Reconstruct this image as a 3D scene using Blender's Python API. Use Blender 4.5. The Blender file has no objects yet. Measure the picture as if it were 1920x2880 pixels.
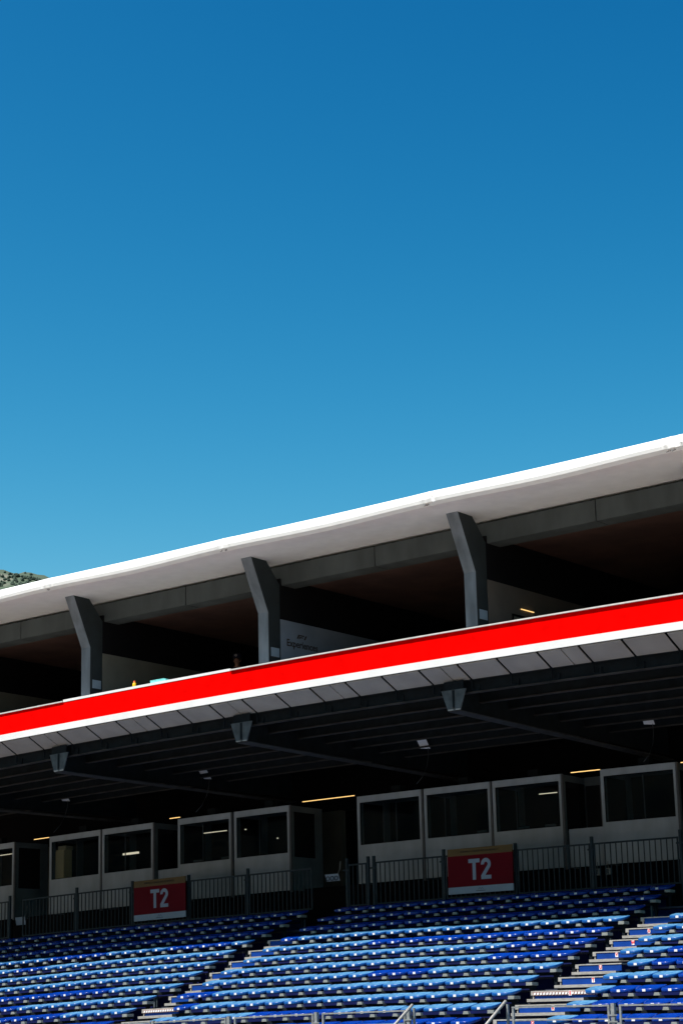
import bpy, bmesh, math, random
from mathutils import Vector, Matrix
random.seed(7)
C = bpy.context.scene.collection
SC = bpy.context.scene
R = math.radians

# ------------------------------------------------------------------ helpers
def bow(x, y, z):
    """the stand, fence, booths and deck edge sag gently towards both ends"""
    A = .10 if z < 7.6 else (.07 if z < 8.6 else 0.0)
    t = max(-1.5, min(1.5, (x + .82 * y) / (.27 * y)))
    return A * (.4 - t * t)

def bow_rot(x, y, z):
    return -math.atan((bow(x + .3, y, z) - bow(x - .3, y, z)) / .6)

class MB:
    """collects simple shapes into one mesh"""
    def __init__(s, bowed=False):
        s.v, s.f, s.m, s.bowed = [], [], [], bowed
        s.smooth = []
    def add(s, vs, fs, mi=0, smooth=False):
        b = len(s.v)
        for p in vs:
            x, y, z = p
            s.v.append((x, y, z + bow(x, y, z)) if s.bowed else (x, y, z))
        for f in fs:
            s.f.append(tuple(i + b for i in f)); s.m.append(mi); s.smooth.append(smooth)
    def box(s, x0, x1, y0, y1, z0, z1, mi=0):
        n = max(1, int(abs(x1 - x0) / .8)) if s.bowed else 1
        vs = []
        for i in range(n + 1):
            x = x0 + (x1 - x0) * i / n
            vs += [(x, y0, z0), (x, y1, z0), (x, y1, z1), (x, y0, z1)]
        fs = [(3, 2, 1, 0), tuple(4 * n + k for k in (0, 1, 2, 3))]
        for i in range(n):
            a, b = 4 * i, 4 * i + 4
            for k in range(4):
                k2 = (k + 1) % 4
                fs.append((a + k, a + k2, b + k2, b + k))
        s.add(vs, fs, mi)
    def prism(s, prof, x0, x1, mi=0, axis='x'):
        """profile (a,b) extruded; axis x: (y,z) along x; axis y: (x,z) along y; axis z: (x,y) along z"""
        n = max(1, int(abs(x1 - x0) / .8)) if (s.bowed and axis == 'x') else 1
        k = len(prof); vs = []
        for i in range(n + 1):
            t = x0 + (x1 - x0) * i / n
            for a, b in prof:
                vs.append((t, a, b) if axis == 'x' else ((a, t, b) if axis == 'y' else (a, b, t)))
        fs = [tuple(range(k - 1, -1, -1)), tuple(n * k + j for j in range(k))]
        for i in range(n):
            for j in range(k):
                j2 = (j + 1) % k
                fs.append((i * k + j, i * k + j2, (i + 1) * k + j2, (i + 1) * k + j))
        s.add(vs, fs, mi)
    def tube(s, pts, r, n=8, mi=0, r1=None):
        pts = [Vector(p) for p in pts]; k = len(pts); vs = []; fs = []
        for i, p in enumerate(pts):
            d = (pts[min(i + 1, k - 1)] - pts[max(i - 1, 0)]).normalized()
            u = d.cross(Vector((0, 0, 1)))
            if u.length < 1e-3: u = d.cross(Vector((0, 1, 0)))
            u.normalize(); w = u.cross(d)
            rr = r if r1 is None else r + (r1 - r) * i / max(1, k - 1)
            for j in range(n):
                a = 2 * math.pi * j / n
                vs.append(tuple(p + rr * (math.cos(a) * u + math.sin(a) * w)))
        for i in range(k - 1):
            for j in range(n):
                j2 = (j + 1) % n
                fs.append((i * n + j, i * n + j2, (i + 1) * n + j2, (i + 1) * n + j))
        fs.append(tuple(range(n - 1, -1, -1))); fs.append(tuple((k - 1) * n + j for j in range(n)))
        s.add(vs, fs, mi, smooth=True)
    def lathe(s, prof, c, n=14, mi=0):
        vs = []; fs = []; k = len(prof)
        for r, z in prof:
            for j in range(n):
                a = 2 * math.pi * j / n
                vs.append((c[0] + r * math.cos(a), c[1] + r * math.sin(a), c[2] + z))
        for i in range(k - 1):
            for j in range(n):
                j2 = (j + 1) % n
                fs.append((i * n + j, i * n + j2, (i + 1) * n + j2, (i + 1) * n + j))
        fs.append(tuple(range(n - 1, -1, -1))); fs.append(tuple((k - 1) * n + j for j in range(n)))
        s.add(vs, fs, mi, smooth=True)
    def mesh(s, name, mats, base=(0, 0, 0)):
        me = bpy.data.meshes.new(name)
        bx, by, bz = base
        me.from_pydata([(x - bx, y - by, z - bz) for x, y, z in s.v], [], s.f)
        for m in (mats if isinstance(mats, (list, tuple)) else [mats]): me.materials.append(m)
        me.polygons.foreach_set('material_index', s.m)
        me.polygons.foreach_set('use_smooth', s.smooth)
        bm = bmesh.new(); bm.from_mesh(me); bmesh.ops.recalc_face_normals(bm, faces=bm.faces); bm.to_mesh(me); bm.free()
        return me
    def build(s, name, mats, parent=None, base=None, bevel=0):
        if base is None: base = world_loc(parent) if parent else (0, 0, 0)
        me = s.mesh(name, mats, base)
        o = bpy.data.objects.new(name, me); C.objects.link(o)
        if parent: o.parent = parent
        else: o.location = base
        if bevel:
            b = o.modifiers.new('bevel', 'BEVEL'); b.width = bevel; b.segments = 2; b.limit_method = 'ANGLE'
        return o

def world_loc(o):
    v = Vector((0, 0, 0))
    while o: v += o.location; o = o.parent
    return tuple(v)

def tag(o, label=None, cat=None, group=None, kind=None):
    if label: o['label'] = label
    if cat: o['category'] = cat
    if group: o['group'] = group
    if kind: o['kind'] = kind
    return o

def thing(name, label, cat, loc, group=None):
    o = bpy.data.objects.new(name, None); C.objects.link(o); o.location = loc; o.empty_display_size = .2
    return tag(o, label, cat, group)

def copy_tree(o, parent=None):
    c = o.copy(); C.objects.link(c)
    if parent: c.parent = parent
    for ch in list(o.children): copy_tree(ch, c)
    return c

def text_shape(body, size, stretch=1.0, bold=0.0, depth=.002, shear=0.0):
    """letters as a mesh in the XZ plane, facing -y, centred on the origin"""
    cu = bpy.data.curves.new('letters', 'FONT'); cu.body = body; cu.size = size
    cu.align_x = 'CENTER'; cu.align_y = 'CENTER'; cu.offset = bold; cu.extrude = depth; cu.shear = shear
    cu.resolution_u = 3
    o = bpy.data.objects.new('letters', cu); C.objects.link(o)
    bpy.context.view_layer.update()
    me = bpy.data.meshes.new_from_object(o.evaluated_get(bpy.context.evaluated_depsgraph_get()))
    bpy.data.objects.remove(o); bpy.data.curves.remove(cu)
    me.transform(Matrix.Diagonal((stretch, 1, 1, 1))); me.transform(Matrix.Rotation(R(90), 4, 'X'))
    me.materials.clear()
    return me

def text_obj(name, body, size, mat, parent, loc, stretch=1.0, bold=0.0, rotz=0.0, shear=0.0):
    me = text_shape(body, size, stretch, bold, shear=shear); me.materials.append(mat)
    o = bpy.data.objects.new(name, me); C.objects.link(o); o.parent = parent
    o.location = Vector(loc) - Vector(world_loc(parent)); o.rotation_euler = (0, 0, rotz)
    return o

# ------------------------------------------------------------------ materials
def mat(name, rgb, rough=.6, metal=0.0, var=.15, scale=6.0, bump=0.0, rgb2=None, spec=.5, thresh=None, stretch=None):
    m = bpy.data.materials.new(name); m.use_nodes = True
    nt = m.node_tree; N = nt.nodes; L = nt.links; b = N['Principled BSDF']
    b.inputs['Roughness'].default_value = rough; b.inputs['Metallic'].default_value = metal
    b.inputs['Specular IOR Level'].default_value = spec
    tc = N.new('ShaderNodeTexCoord'); no = N.new('ShaderNodeTexNoise'); no.inputs['Scale'].default_value = scale
    no.inputs['Detail'].default_value = 5
    src = tc.outputs['Object']
    if stretch:
        mp = N.new('ShaderNodeMapping'); mp.inputs['Scale'].default_value = stretch
        L.new(src, mp.inputs['Vector']); src = mp.outputs['Vector']
    L.new(src, no.inputs['Vector'])
    mx = N.new('ShaderNodeMix'); mx.data_type = 'RGBA'
    c2 = rgb2 if rgb2 else tuple(c * (1 - var) for c in rgb)
    mx.inputs['A'].default_value = (*(tuple(min(1, c * (1 + var * .5)) for c in rgb) if not rgb2 else rgb), 1)
    mx.inputs['B'].default_value = (*c2, 1)
    cr = N.new('ShaderNodeMapRange')
    lo, hi = thresh if thresh else (.3, .7)
    cr.inputs['From Min'].default_value = lo; cr.inputs['From Max'].default_value = hi
    L.new(no.outputs['Fac'], cr.inputs['Value']); L.new(cr.outputs['Result'], mx.inputs['Factor'])
    L.new(mx.outputs['Result'], b.inputs['Base Color'])
    if bump:
        bp = N.new('ShaderNodeBump'); bp.inputs['Strength'].default_value = bump; bp.inputs['Distance'].default_value = .02
        L.new(no.outputs['Fac'], bp.inputs['Height']); L.new(bp.outputs['Normal'], b.inputs['Normal'])
    return m

def emit(name, rgb, strength):
    m = bpy.data.materials.new(name); m.use_nodes = True
    b = m.node_tree.nodes['Principled BSDF']
    b.inputs['Base Color'].default_value = (*rgb, 1)
    b.inputs['Emission Color'].default_value = (*rgb, 1); b.inputs['Emission Strength'].default_value = strength
    return m

def glass_mat():
    m = bpy.data.materials.new('window_glass'); m.use_nodes = True
    nt = m.node_tree; N = nt.nodes; L = nt.links; N.remove(N['Principled BSDF'])
    out = N['Material Output']; fr = N.new('ShaderNodeFresnel'); fr.inputs['IOR'].default_value = 1.5
    tr = N.new('ShaderNodeBsdfTransparent'); tr.inputs['Color'].default_value = (.78, .82, .84, 1)
    gl = N.new('ShaderNodeBsdfGlossy'); gl.inputs['Roughness'].default_value = .02
    mx = N.new('ShaderNodeMixShader')
    ge = N.new('ShaderNodeNewGeometry'); iv = N.new('ShaderNodeMath'); iv.operation = 'SUBTRACT'; iv.inputs[0].default_value = 1
    ml = N.new('ShaderNodeMath'); ml.operation = 'MULTIPLY'
    L.new(ge.outputs['Backfacing'], iv.inputs[1]); L.new(iv.outputs[0], ml.inputs[0]); L.new(fr.outputs[0], ml.inputs[1])
    L.new(ml.outputs[0], mx.inputs[0]); L.new(tr.outputs[0], mx.inputs[1]); L.new(gl.outputs[0], mx.inputs[2])
    L.new(mx.outputs[0], out.inputs['Surface'])
    return m

def perforated_mat():
    """fine perforated sheet: a tiny hatch of darker holes running diagonally over a grey panel"""
    m = mat('perforated_sheet', (.36, .345, .325), .7, 0.0, .14, 2.2)
    nt = m.node_tree; N = nt.nodes; L = nt.links; b = N['Principled BSDF']
    tc = N.new('ShaderNodeTexCoord'); wv = N.new('ShaderNodeTexWave'); wv.bands_direction = 'X'; wv.inputs['Scale'].default_value = 9
    mp = N.new('ShaderNodeMapping'); mp.inputs['Rotation'].default_value = (0, R(40), 0)
    L.new(tc.outputs['Object'], mp.inputs['Vector']); L.new(mp.outputs['Vector'], wv.inputs['Vector'])
    mx = N.new('ShaderNodeMix'); mx.data_type = 'RGBA'; mx.blend_type = 'MULTIPLY'; mx.inputs['B'].default_value = (.72, .72, .72, 1)
    src = b.inputs['Base Color'].links[0].from_socket
    L.new(wv.outputs['Fac'], mx.inputs['Factor']); L.new(src, mx.inputs['A']); L.new(mx.outputs['Result'], b.inputs['Base Color'])
    return m

M = dict(
    roof=mat('white_membrane', (.86, .85, .84), .5, 0, .06, 3.0, .05),
    red=mat('red_fascia', (.80, .0015, .001), .7, 0, .2, 3.5, spec=.0),
    white=mat('white_strip', (.70, .70, .70), .5, 0, .08, 2.0),
    cap=mat('grey_cap', (.55, .54, .52), .45, 0, .15, 8),
    concrete=mat('grey_concrete', (.072, .088, .094), .85, 0, .35, 1.6, .12, stretch=(1, 1, .35)),
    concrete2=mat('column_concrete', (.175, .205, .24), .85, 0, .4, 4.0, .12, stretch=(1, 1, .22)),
    colshade=mat('column_side_shade', (.016, .024, .028), .8, 0, .25, 3.0, .05),  # column colour darkened to hold the shade of the side faces
    ceil=mat('brown_ceiling', (.15, .08, .065), .8, 0, .3, 1.5),
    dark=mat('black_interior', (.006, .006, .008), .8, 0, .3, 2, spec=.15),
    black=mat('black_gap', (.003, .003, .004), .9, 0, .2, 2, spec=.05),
    steel=mat('dark_steel', (.007, .011, .015), .7, .0, .35, 5, spec=.12),
    steel3=mat('flange_steel', (.042, .044, .046), .65, 0, .4, 6, spec=.15), beamline=mat('lighter_flange', (.045, .042, .040), .7, 0, .5, 3, spec=.15),  # beam flanges coloured lighter and browner than the webs
    steel2=mat('grey_steel', (.08, .095, .105), .6, .1, .35, 6, spec=.2),
    mesh=perforated_mat(),
    galv=mat('galvanised_steel', (.36, .38, .38), .45, .5, .35, 14),
    fence=mat('fence_steel', (.012, .028, .038), .5, .4, .3, 10),
    panelA=mat('cream_partition', (.16, .155, .13), .8, 0, .2, 1.5),
    panelB=mat('pale_blue_partition', (.22, .26, .33), .8, 0, .15, 1.5),
    panelC=mat('brown_partition', (.13, .11, .095), .8, 0, .2, 1.5),
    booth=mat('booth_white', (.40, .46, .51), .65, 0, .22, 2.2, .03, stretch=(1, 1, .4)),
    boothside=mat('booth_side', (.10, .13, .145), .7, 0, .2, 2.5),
    mull=mat('booth_mullion', (.10, .11, .12), .5, .2, .2, 6),
    glass=glass_mat(),
    wall=mat('olive_concrete', (.055, .06, .05), .85, 0, .35, 1.5, .1),
    blue=mat('blue_board', (.001, .04, .25), .65, 0, .25, 3.0, .05, spec=.15),
    navy=mat('blue_board_shaded', (.001, .006, .075), .7, 0, .3, 3.0, spec=.2),  # the blue board colour, darkened to carry the shade below the seats
    deck=mat('deck_planks', (.03, .035, .06), .7, 0, .3, 4.0),
    alu=mat('aluminium_tread', (.42, .40, .37), .55, .2, .3, 9.0, .08, stretch=(1, 6, 6)),
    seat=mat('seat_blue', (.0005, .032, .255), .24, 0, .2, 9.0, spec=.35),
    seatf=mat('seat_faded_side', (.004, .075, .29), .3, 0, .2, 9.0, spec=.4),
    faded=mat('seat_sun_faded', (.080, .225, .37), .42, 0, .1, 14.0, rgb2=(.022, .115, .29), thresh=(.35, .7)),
    lab=mat('white_label', (.82, .81, .83), .5, 0, .05, 30),
    brk=mat('seat_bracket', (.31, .33, .31), .5, .2, .25, 20),
    signred=mat('sign_red', (.14, .0012, .008), .7, 0, .1, 2.0, spec=.15),
    gold=mat('sign_gold', (.13, .075, .012), .5, 0, .12, 3.0),
    signwhite=mat('sign_white', (.29, .37, .46), .5, 0, .06, 3.0),
    ink=mat('dark_ink', (.03, .015, .01), .6, 0, .1, 5.0),
    inkblue=mat('slate_ink', (.06, .08, .11), .6, 0, .1, 5.0),
    redink=mat('red_ink', (.72, .02, .02), .5, 0, .1, 5.0),
    yellow=mat('yellow_plastic', (.85, .52, .01), .35, 0, .08, 9.0),
    orange=mat('orange_cap', (.85, .16, .02), .4, 0, .08, 9.0),
    turq=mat('turquoise_card', (.20, .72, .70), .5, 0, .1, 9.0),
    skin=mat('skin', (.42, .2, .13), .5, 0, .12, 20.0),
    cloth=mat('dark_polo', (.02, .022, .03), .85, 0, .2, 20.0),
    cap_cloth=mat('navy_cap', (.006, .01, .035), .8, 0, .2, 30.0),
    hair=mat('dark_hair', (.02, .014, .01), .7, 0, .2, 40.0),
    led=emit('warm_led', (1.0, .62, .22), .75),
    ledw=emit('soft_led', (1.0, .85, .6), .55),
    lamp=mat('lamp_glass', (.70, .72, .75), .3, 0, .1, 9.0),
    cream=mat('cream_paint', (.62, .50, .26), .6, 0, .12, 3), creamdark=mat('tan_card', (.45, .36, .2), .7, 0, .15, 5),
    ground=mat('pale_paving', (.48, .385, .285), .9, 0, .3, .6, .1),
    track=mat('track_asphalt', (.045, .045, .047), .85, 0, .25, 1.5, .1),
    hill=mat('hill_ground', (.05, .075, .045), .95, 0, .3, .09, .3, rgb2=(.15, .145, .11), thresh=(.56, .68)),
    scrub=mat('scrub_leaves', (.034, .058, .038), .9, 0, .5, .3),
    stucco=mat('darkened_stucco', (.13, .115, .085), .85, 0, .15, .5),  # stucco darkened so its reflection leaves the booth panes dark
    shutter=mat('window_dark', (.03, .035, .04), .2, 0, .2, 2),
    screen=mat('monitor_black', (.01, .01, .012), .25, 0, .2, 5),
)

# ------------------------------------------------------------------ camera
yaw, pit, rol, f = -0.6705423844120014, 0.2582241839582928, -0.024450075044483297, 5855.189432842342
F = Vector((math.sin(yaw) * math.cos(pit), math.cos(yaw) * math.cos(pit), math.sin(pit)))
R0 = Vector((math.cos(yaw), -math.sin(yaw), 0)); U0 = R0.cross(F)
RR = math.cos(rol) * R0 + math.sin(rol) * U0; UU = -math.sin(rol) * R0 + math.cos(rol) * U0
cd = bpy.data.cameras.new('camera'); cam = bpy.data.objects.new('camera', cd); C.objects.link(cam)
cam.matrix_world = Matrix((RR, UU, -F)).transposed().to_4x4()
cd.sensor_fit = 'VERTICAL'; cd.sensor_height = 36; cd.sensor_width = 24; cd.lens = f / 2880 * 36
cd.clip_start = .5; cd.clip_end = 20000
SC.camera = cam

# ------------------------------------------------------------------ light and sky
az, T = R(-27), 2.02
h = Vector((math.sin(az), -math.cos(az), 0))
s = Vector((h.x, h.y, T * math.cos(az))).normalized()
el = math.asin(s.z)
sd = bpy.data.lights.new('sun', 'SUN'); sd.energy = 4.8; sd.angle = R(.53); sd.color = (1.0, .955, .90)
so = bpy.data.objects.new('sun', sd); C.objects.link(so); so.rotation_euler = s.to_track_quat('Z', 'Y').to_euler()
w = bpy.data.worlds.new('World'); SC.world = w; w.use_nodes = True
nt = w.node_tree; N = nt.nodes; L = nt.links
sky = N.new('ShaderNodeTexSky'); sky.sky_type = 'NISHITA'; sky.sun_disc = False
sky.sun_elevation = el; sky.sun_rotation = math.atan2(s.x, s.y)
sky.altitude = 0; sky.air_density = 1.0; sky.dust_density = 1.0; sky.ozone_density = 6.0
EXPO = .8
sp = N.new('ShaderNodeSeparateColor'); cb = N.new('ShaderNodeCombineColor')
L.new(sky.outputs[0], sp.inputs[0])
for ch, k, g, mx_ in (('Red', .0054, 5.1, .12), ('Green', .0290, 2.12, .34), ('Blue', .0375, 1.51, .46)):
    p_ = N.new('ShaderNodeMath'); p_.operation = 'POWER'; p_.inputs[1].default_value = g
    q_ = N.new('ShaderNodeMath'); q_.operation = 'MULTIPLY'; q_.inputs[1].default_value = k * 10
    r_ = N.new('ShaderNodeMath'); r_.operation = 'MINIMUM'; r_.inputs[1].default_value = mx_ * 10
    L.new(sp.outputs[ch], p_.inputs[0]); L.new(p_.outputs[0], q_.inputs[0]); L.new(q_.outputs[0], r_.inputs[0]); L.new(r_.outputs[0], cb.inputs[ch])
L.new(cb.outputs[0], N['Background'].inputs['Color'])
N['Background'].inputs['Strength'].default_value = .1
SC.view_settings.view_transform = 'Standard'; SC.view_settings.look = 'None'
SC.view_settings.gamma = 1; SC.view_settings.use_curve_mapping = False
SC.view_settings.exposure = EXPO
SC.cycles.use_denoising = True

# ------------------------------------------------------------------ ground
m = MB(); m.add([(-4000, -4000, -3), (4000, -4000, -3), (4000, 4000, -3), (-4000, 4000, -3)], [(0, 1, 2, 3)])
tag(m.build('ground', M['ground']), kind='structure')
m = MB(); m.add([(-120, 4, -2.996), (80, 4, -2.996), (80, 20, -2.996), (-120, 20, -2.996)], [(0, 1, 2, 3)])
tag(m.build('road', M['track']), kind='structure')

# ------------------------------------------------------------------ hill behind the roof
def hill_z(x, y):
    ridge = 247.2 - .28 * (x + 777) if x > -777 else 247 - .22 * (x + 777)
    ridge += .9 * math.sin(x * .19) + .5 * math.sin(x * .43 + 1)
    d = (y - 700) / 420
    z = ridge * max(0, 1 - abs(d) ** 1.02)
    return z - .6 + 3.0 * math.sin(x * .06 + y * .05) * math.sin(y * .043 + 1) * min(1, abs(d) * 8)
m = MB(); nx, ny = 260, 83; vs = []
for j in range(ny + 1):
    for i in range(nx + 1):
        x = -1400 + 1300 * i / nx; y = 290 + 830 * j / ny
        vs.append((x, y, hill_z(x, y)))
m.add(vs, [(j * (nx + 1) + i, j * (nx + 1) + i + 1, (j + 1) * (nx + 1) + i + 1, (j + 1) * (nx + 1) + i) for j in range(ny) for i in range(nx)], smooth=True)
tag(m.build('hill', M['hill']), kind='structure')
m = MB()
rng = random.Random(3)
def bush(x, y, r):
    z = hill_z(x, y)
    for _ in range(5):
        c = Vector((x + rng.uniform(-.6, .6) * r, y + rng.uniform(-.6, .6) * r, z + rng.uniform(.1, .8) * r))
        rr = r * rng.uniform(.4, .75); vs = []
        for a in range(4):
            for b in range(7):
                th = (a + .5) / 4 * math.pi; ph = b / 7 * 2 * math.pi
                q = rr * rng.uniform(.7, 1.25)
                vs.append((c.x + q * math.sin(th) * math.cos(ph), c.y + q * math.sin(th) * math.sin(ph), c.z + q * math.cos(th)))
        fs = [(a * 7 + b, a * 7 + (b + 1) % 7, (a + 1) * 7 + (b + 1) % 7, (a + 1) * 7 + b) for a in range(3) for b in range(7)]
        m.add(vs, fs)
for _ in range(1500):
    x = rng.uniform(-860, -690); y = rng.uniform(600, 705)
    bush(x, min(y, 694), rng.uniform(.5, 1.3))
for x in (-772, -768, -764, -757, -752.5, -741, -735, -728): bush(x, 698, rng.uniform(.5, 1.1))
tag(m.build('scrub', M['scrub']), 'dark green scrub bushes dotted over the pale hillside', 'scrub', kind='stuff')

# ------------------------------------------------------------------ pavilion building
X0, X1 = -62.0, -8.0
COLS = [-46.25, -40.67, -35.09, -29.52, -23.91, -18.30, -12.7]
PB = thing('pavilion_building', 'long pavilion with white roof, angled grey columns and a bright red balcony band', 'building', (-30, 38, 7.5))
# roof: one white membrane shell with a rounded lip, creased where its sheets meet at the columns
prof = [(46.0, 12.3), (34.2, 11.42), (33.35, 11.235), (33.10, 11.16), (33.035, 11.12), (33.02, 11.06), (33.015, 10.99), (33.03, 10.925), (33.06, 10.885), (33.085, 10.857), (33.6, 10.85), (34.2, 10.84), (34.78, 10.835)]
xs = []
x = X0
while x < X1:
    near = min(abs(x - c) for c in COLS)
    xs.append(x); x += .035 if near < .45 else (.25 if near > .8 else .1)
xs.append(X1)
rg = random.Random(11); nzc = {c: [(rg.uniform(-.3, .3), rg.uniform(10.9, 11.15), rg.uniform(-1.2, 1.2), rg.uniform(.003, .009)) for _ in range(8)] for c in COLS}
vs = []
for x in xs:
    c = min(COLS, key=lambda q: abs(q - x)); dx = x - c; near = math.exp(-(dx / .3) ** 2)
    seg = (x - COLS[0]) / 5.585; sag = -.04 * math.sin(math.pi * (seg % 1)) ** 2
    for k, (y, z) in enumerate(prof):
        oy = oz = 0
        if 2 <= k <= 9:
            oz += .02 * near * (.4 if k < 7 else 0)
            oz += (sag if k >= 6 else sag * .25)
            for (px, pz, sl, am) in nzc[c]:
                dd = (dx - px) * math.cos(sl) + (z - pz) * math.sin(sl) * 1.5
                oy += am * near * math.exp(-(dd / .022) ** 2) * (1 if k < 9 else .3)
            oz += (.005 if 6 <= k <= 9 else .002) * near * math.sin(dx * 31 + k * 1.1)
        vs.append((x, y + oy, z + oz))
k = len(prof); m = MB()
m.add(vs, [(i * k + j, i * k + j + 1, (i + 1) * k + j + 1, (i + 1) * k + j) for i in range(len(xs) - 1) for j in range(k - 1)], smooth=False)
roof = m.build('roof', M['roof'], PB)
# small torn joint straps hanging at the lip
for c in COLS:
    m = MB(); rr = random.Random(int(c * 10))
    for _ in range(3):
        a = c + rr.uniform(-.12, .1); m.tube([(a, 33.05, 10.90), (a + rr.uniform(-.05, .05), 33.035, 10.875), (a + rr.uniform(-.06, .06), 33.06, 10.875 - rr.uniform(0, .012))], .005, 5)
    m.build('joint_strap', M['ink'], roof)
# ring beam with joints
for a, b in zip([X0] + [c + 2.80 for c in COLS], [c + 2.79 for c in COLS] + [X1]):
    if b > a:
        m = MB(); m.box(a, b - .015, 34.82, 35.3, 10.36, 10.80); m.build('roof_beam', M['concrete'], PB)
m = MB(); m.box(X0, X1, 34.88, 35.2, 10.80, 10.834); m.build('shadow_gap', M['black'], PB)
# ceiling, floor, back wall of the loggia
m = MB(); m.box(X0, X1, 35.3, 45, 10.52, 10.62); m.build('ceiling', M['ceil'], PB)
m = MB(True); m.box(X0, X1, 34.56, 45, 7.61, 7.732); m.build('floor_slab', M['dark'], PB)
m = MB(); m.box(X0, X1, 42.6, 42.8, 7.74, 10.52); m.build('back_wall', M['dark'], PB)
# columns
for ci, c in enumerate(COLS):
    p = [(34.35, 7.745), (34.35, 9.67), (33.79, 10.848), (34.30, 10.848), (34.75, 10.36), (34.75, 7.745)]
    m = MB(); m.prism(p, c - .142, c + .142); o = m.build('column', M['colshade'], PB, bevel=.008)
    m = MB(); m.prism([(34.336, 7.745), (34.336, 9.674), (33.774, 10.848), (33.789, 10.848), (34.349, 9.671), (34.349, 7.745)], c - .143, c + .143); m.build('column_lit_front', M['concrete2'], o, base=world_loc(PB))  # thin added sheet keeps the front paler than the shade-coloured sides
    if ci:
        m = MB(); m.box(c + .144, c + .15, 34.42, 34.70, 8.70, 8.90); m.build('notice_plate', M['signwhite'], o, base=world_loc(PB))
# partition walls behind the columns: pale lower board, dark wall above
for c, pm in zip(COLS, ('panelB', 'panelA', 'panelA', 'panelB', 'panelC', 'panelA', 'panelB')):
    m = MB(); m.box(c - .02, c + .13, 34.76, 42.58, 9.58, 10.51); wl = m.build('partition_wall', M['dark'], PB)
    m = MB(); m.box(c - .0, c + .145, 34.76, 42.58, 7.75, 9.577); pb = m.build('partition_board', M[pm], PB)
    if pm == 'panelB' and abs(c + 29.52) < .1:
        text_obj('lettering', 'Experiences', .225, M['ink'], PB, (c + .149, 35.50, 9.075), 1.0, .004, R(90))
        m = MB()
        for q in ([(0, 0), (.10, .16), (.44, .16), (.41, .115), (.16, .115), (.08, 0)], [(.12, 0), (.165, .085), (.37, .085), (.345, .045), (.2, .045), (.175, 0)], [(.40, 0), (.50, .16), (.58, .16), (.48, 0)]):
            m.prism([(35.31 + a * .62, 9.215 + b * .6) for a, b in q], c + .147, c + .150)
        m.build('emblem', M['ink'], PB)
    if pm == 'panelC':
        m = MB()
        for a in ((35.60, 36.7, 8.94, 8.98), (35.60, 36.7, 8.0, 8.04), (35.60, 35.64, 8.04, 8.94), (36.66, 36.7, 8.04, 8.94)):
            m.box(c + .147, c + .17, a[0], a[1], a[2], a[3])
        t = thing('picture_frame', 'dark framed picture on the brown partition below the warm strip light', 'picture', (c + .147, 36.15, 8.0))
        m.build('frame', M['black'], t)
        m = MB(); m.box(c + .147, c + .155, 35.641, 36.659, 8.041, 8.939); m.build('picture', M['panelA'], t)
        m = MB(); m.box(c + .147, c + .17, 35.94, 36.42, 9.12, 9.134)
        lo = m.build('strip_light', M['led'], base=(c + .147, 36.18, 9.12)); tag(lo, 'short warm strip light on the brown partition of the upper balcony', 'light', 'warm strip lights')
# parapet
m = MB(True); m.box(X0, X1, 34.0, 34.12, 7.89, 8.395); pr = m.build('parapet_band', M['red'], PB)
m = MB(True); m.box(X0, X1, 33.985, 34.13, 7.735, 7.888); m.build('white_strip', M['white'], PB)
m = MB(True); m.box(X0, -35.49, 33.968, 34.17, 8.397, 8.425); m.box(-30.2, X1, 33.958, 34.17, 8.397, 8.425); m.build('parapet_cap', M['cap'], PB)
m = MB(True); m.box(-35.485, -30.21, 33.99, 34.33, 8.397, 8.452); m.build('ledge_board', M['white'], PB)
# perforated sloping soffit: panels between dark ribs
SE = -29.89
n0 = int((X0 - SE) / .967); n1 = int((X1 - SE) / .967)
thin = [-30.32 + 2.905 * k for k in range(-9, 8)]
panels = 0
for k in range(-15, 16):
    a, b = SE + .967 * k + .03, SE + .967 * (k + 1) - .03
    m = MB(True)
    cuts = [t for t in thin if a < t < b]
    spans = [(a, b)] if not cuts else [(a, cuts[0] - .012), (cuts[0] + .012, b)]
    for p0, p1 in spans:
        m.prism([(34.02, 7.722), (34.50, 7.492), (34.50, 7.472), (34.02, 7.702)], p0, p1)
    m.build('soffit_panel', M['mesh'], PB)
    m = MB(True); m.prism([(34.02, 7.732), (34.52, 7.492), (34.52, 7.478), (34.02, 7.716)], a - .03 - .028, a - .03 + .028); m.build('soffit_rib', M['black'], PB)
    # hanger below each rib
    m = MB(True); xx = a - .03
    m.box(xx - .012, xx + .012, 34.50, 34.53, 7.27, 7.47); m.box(xx - .01, xx + .16, 34.52, 34.60, 7.23, 7.26); m.box(xx + .10, xx + .16, 34.54, 34.60, 7.26, 7.36)
    m.build('soffit_hanger', M['steel'], PB)
m = MB(True); m.box(X0, X1, 34.03, 34.5, 7.735, 7.75); m.build('soffit_backing', M['black'], PB)
m = MB(True); m.prism([(34.5, 7.495), (34.54, 7.495), (34.54, 7.455), (34.5, 7.455)], -46, -13); m.build('soffit_trim', M['steel'], PB)
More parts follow.
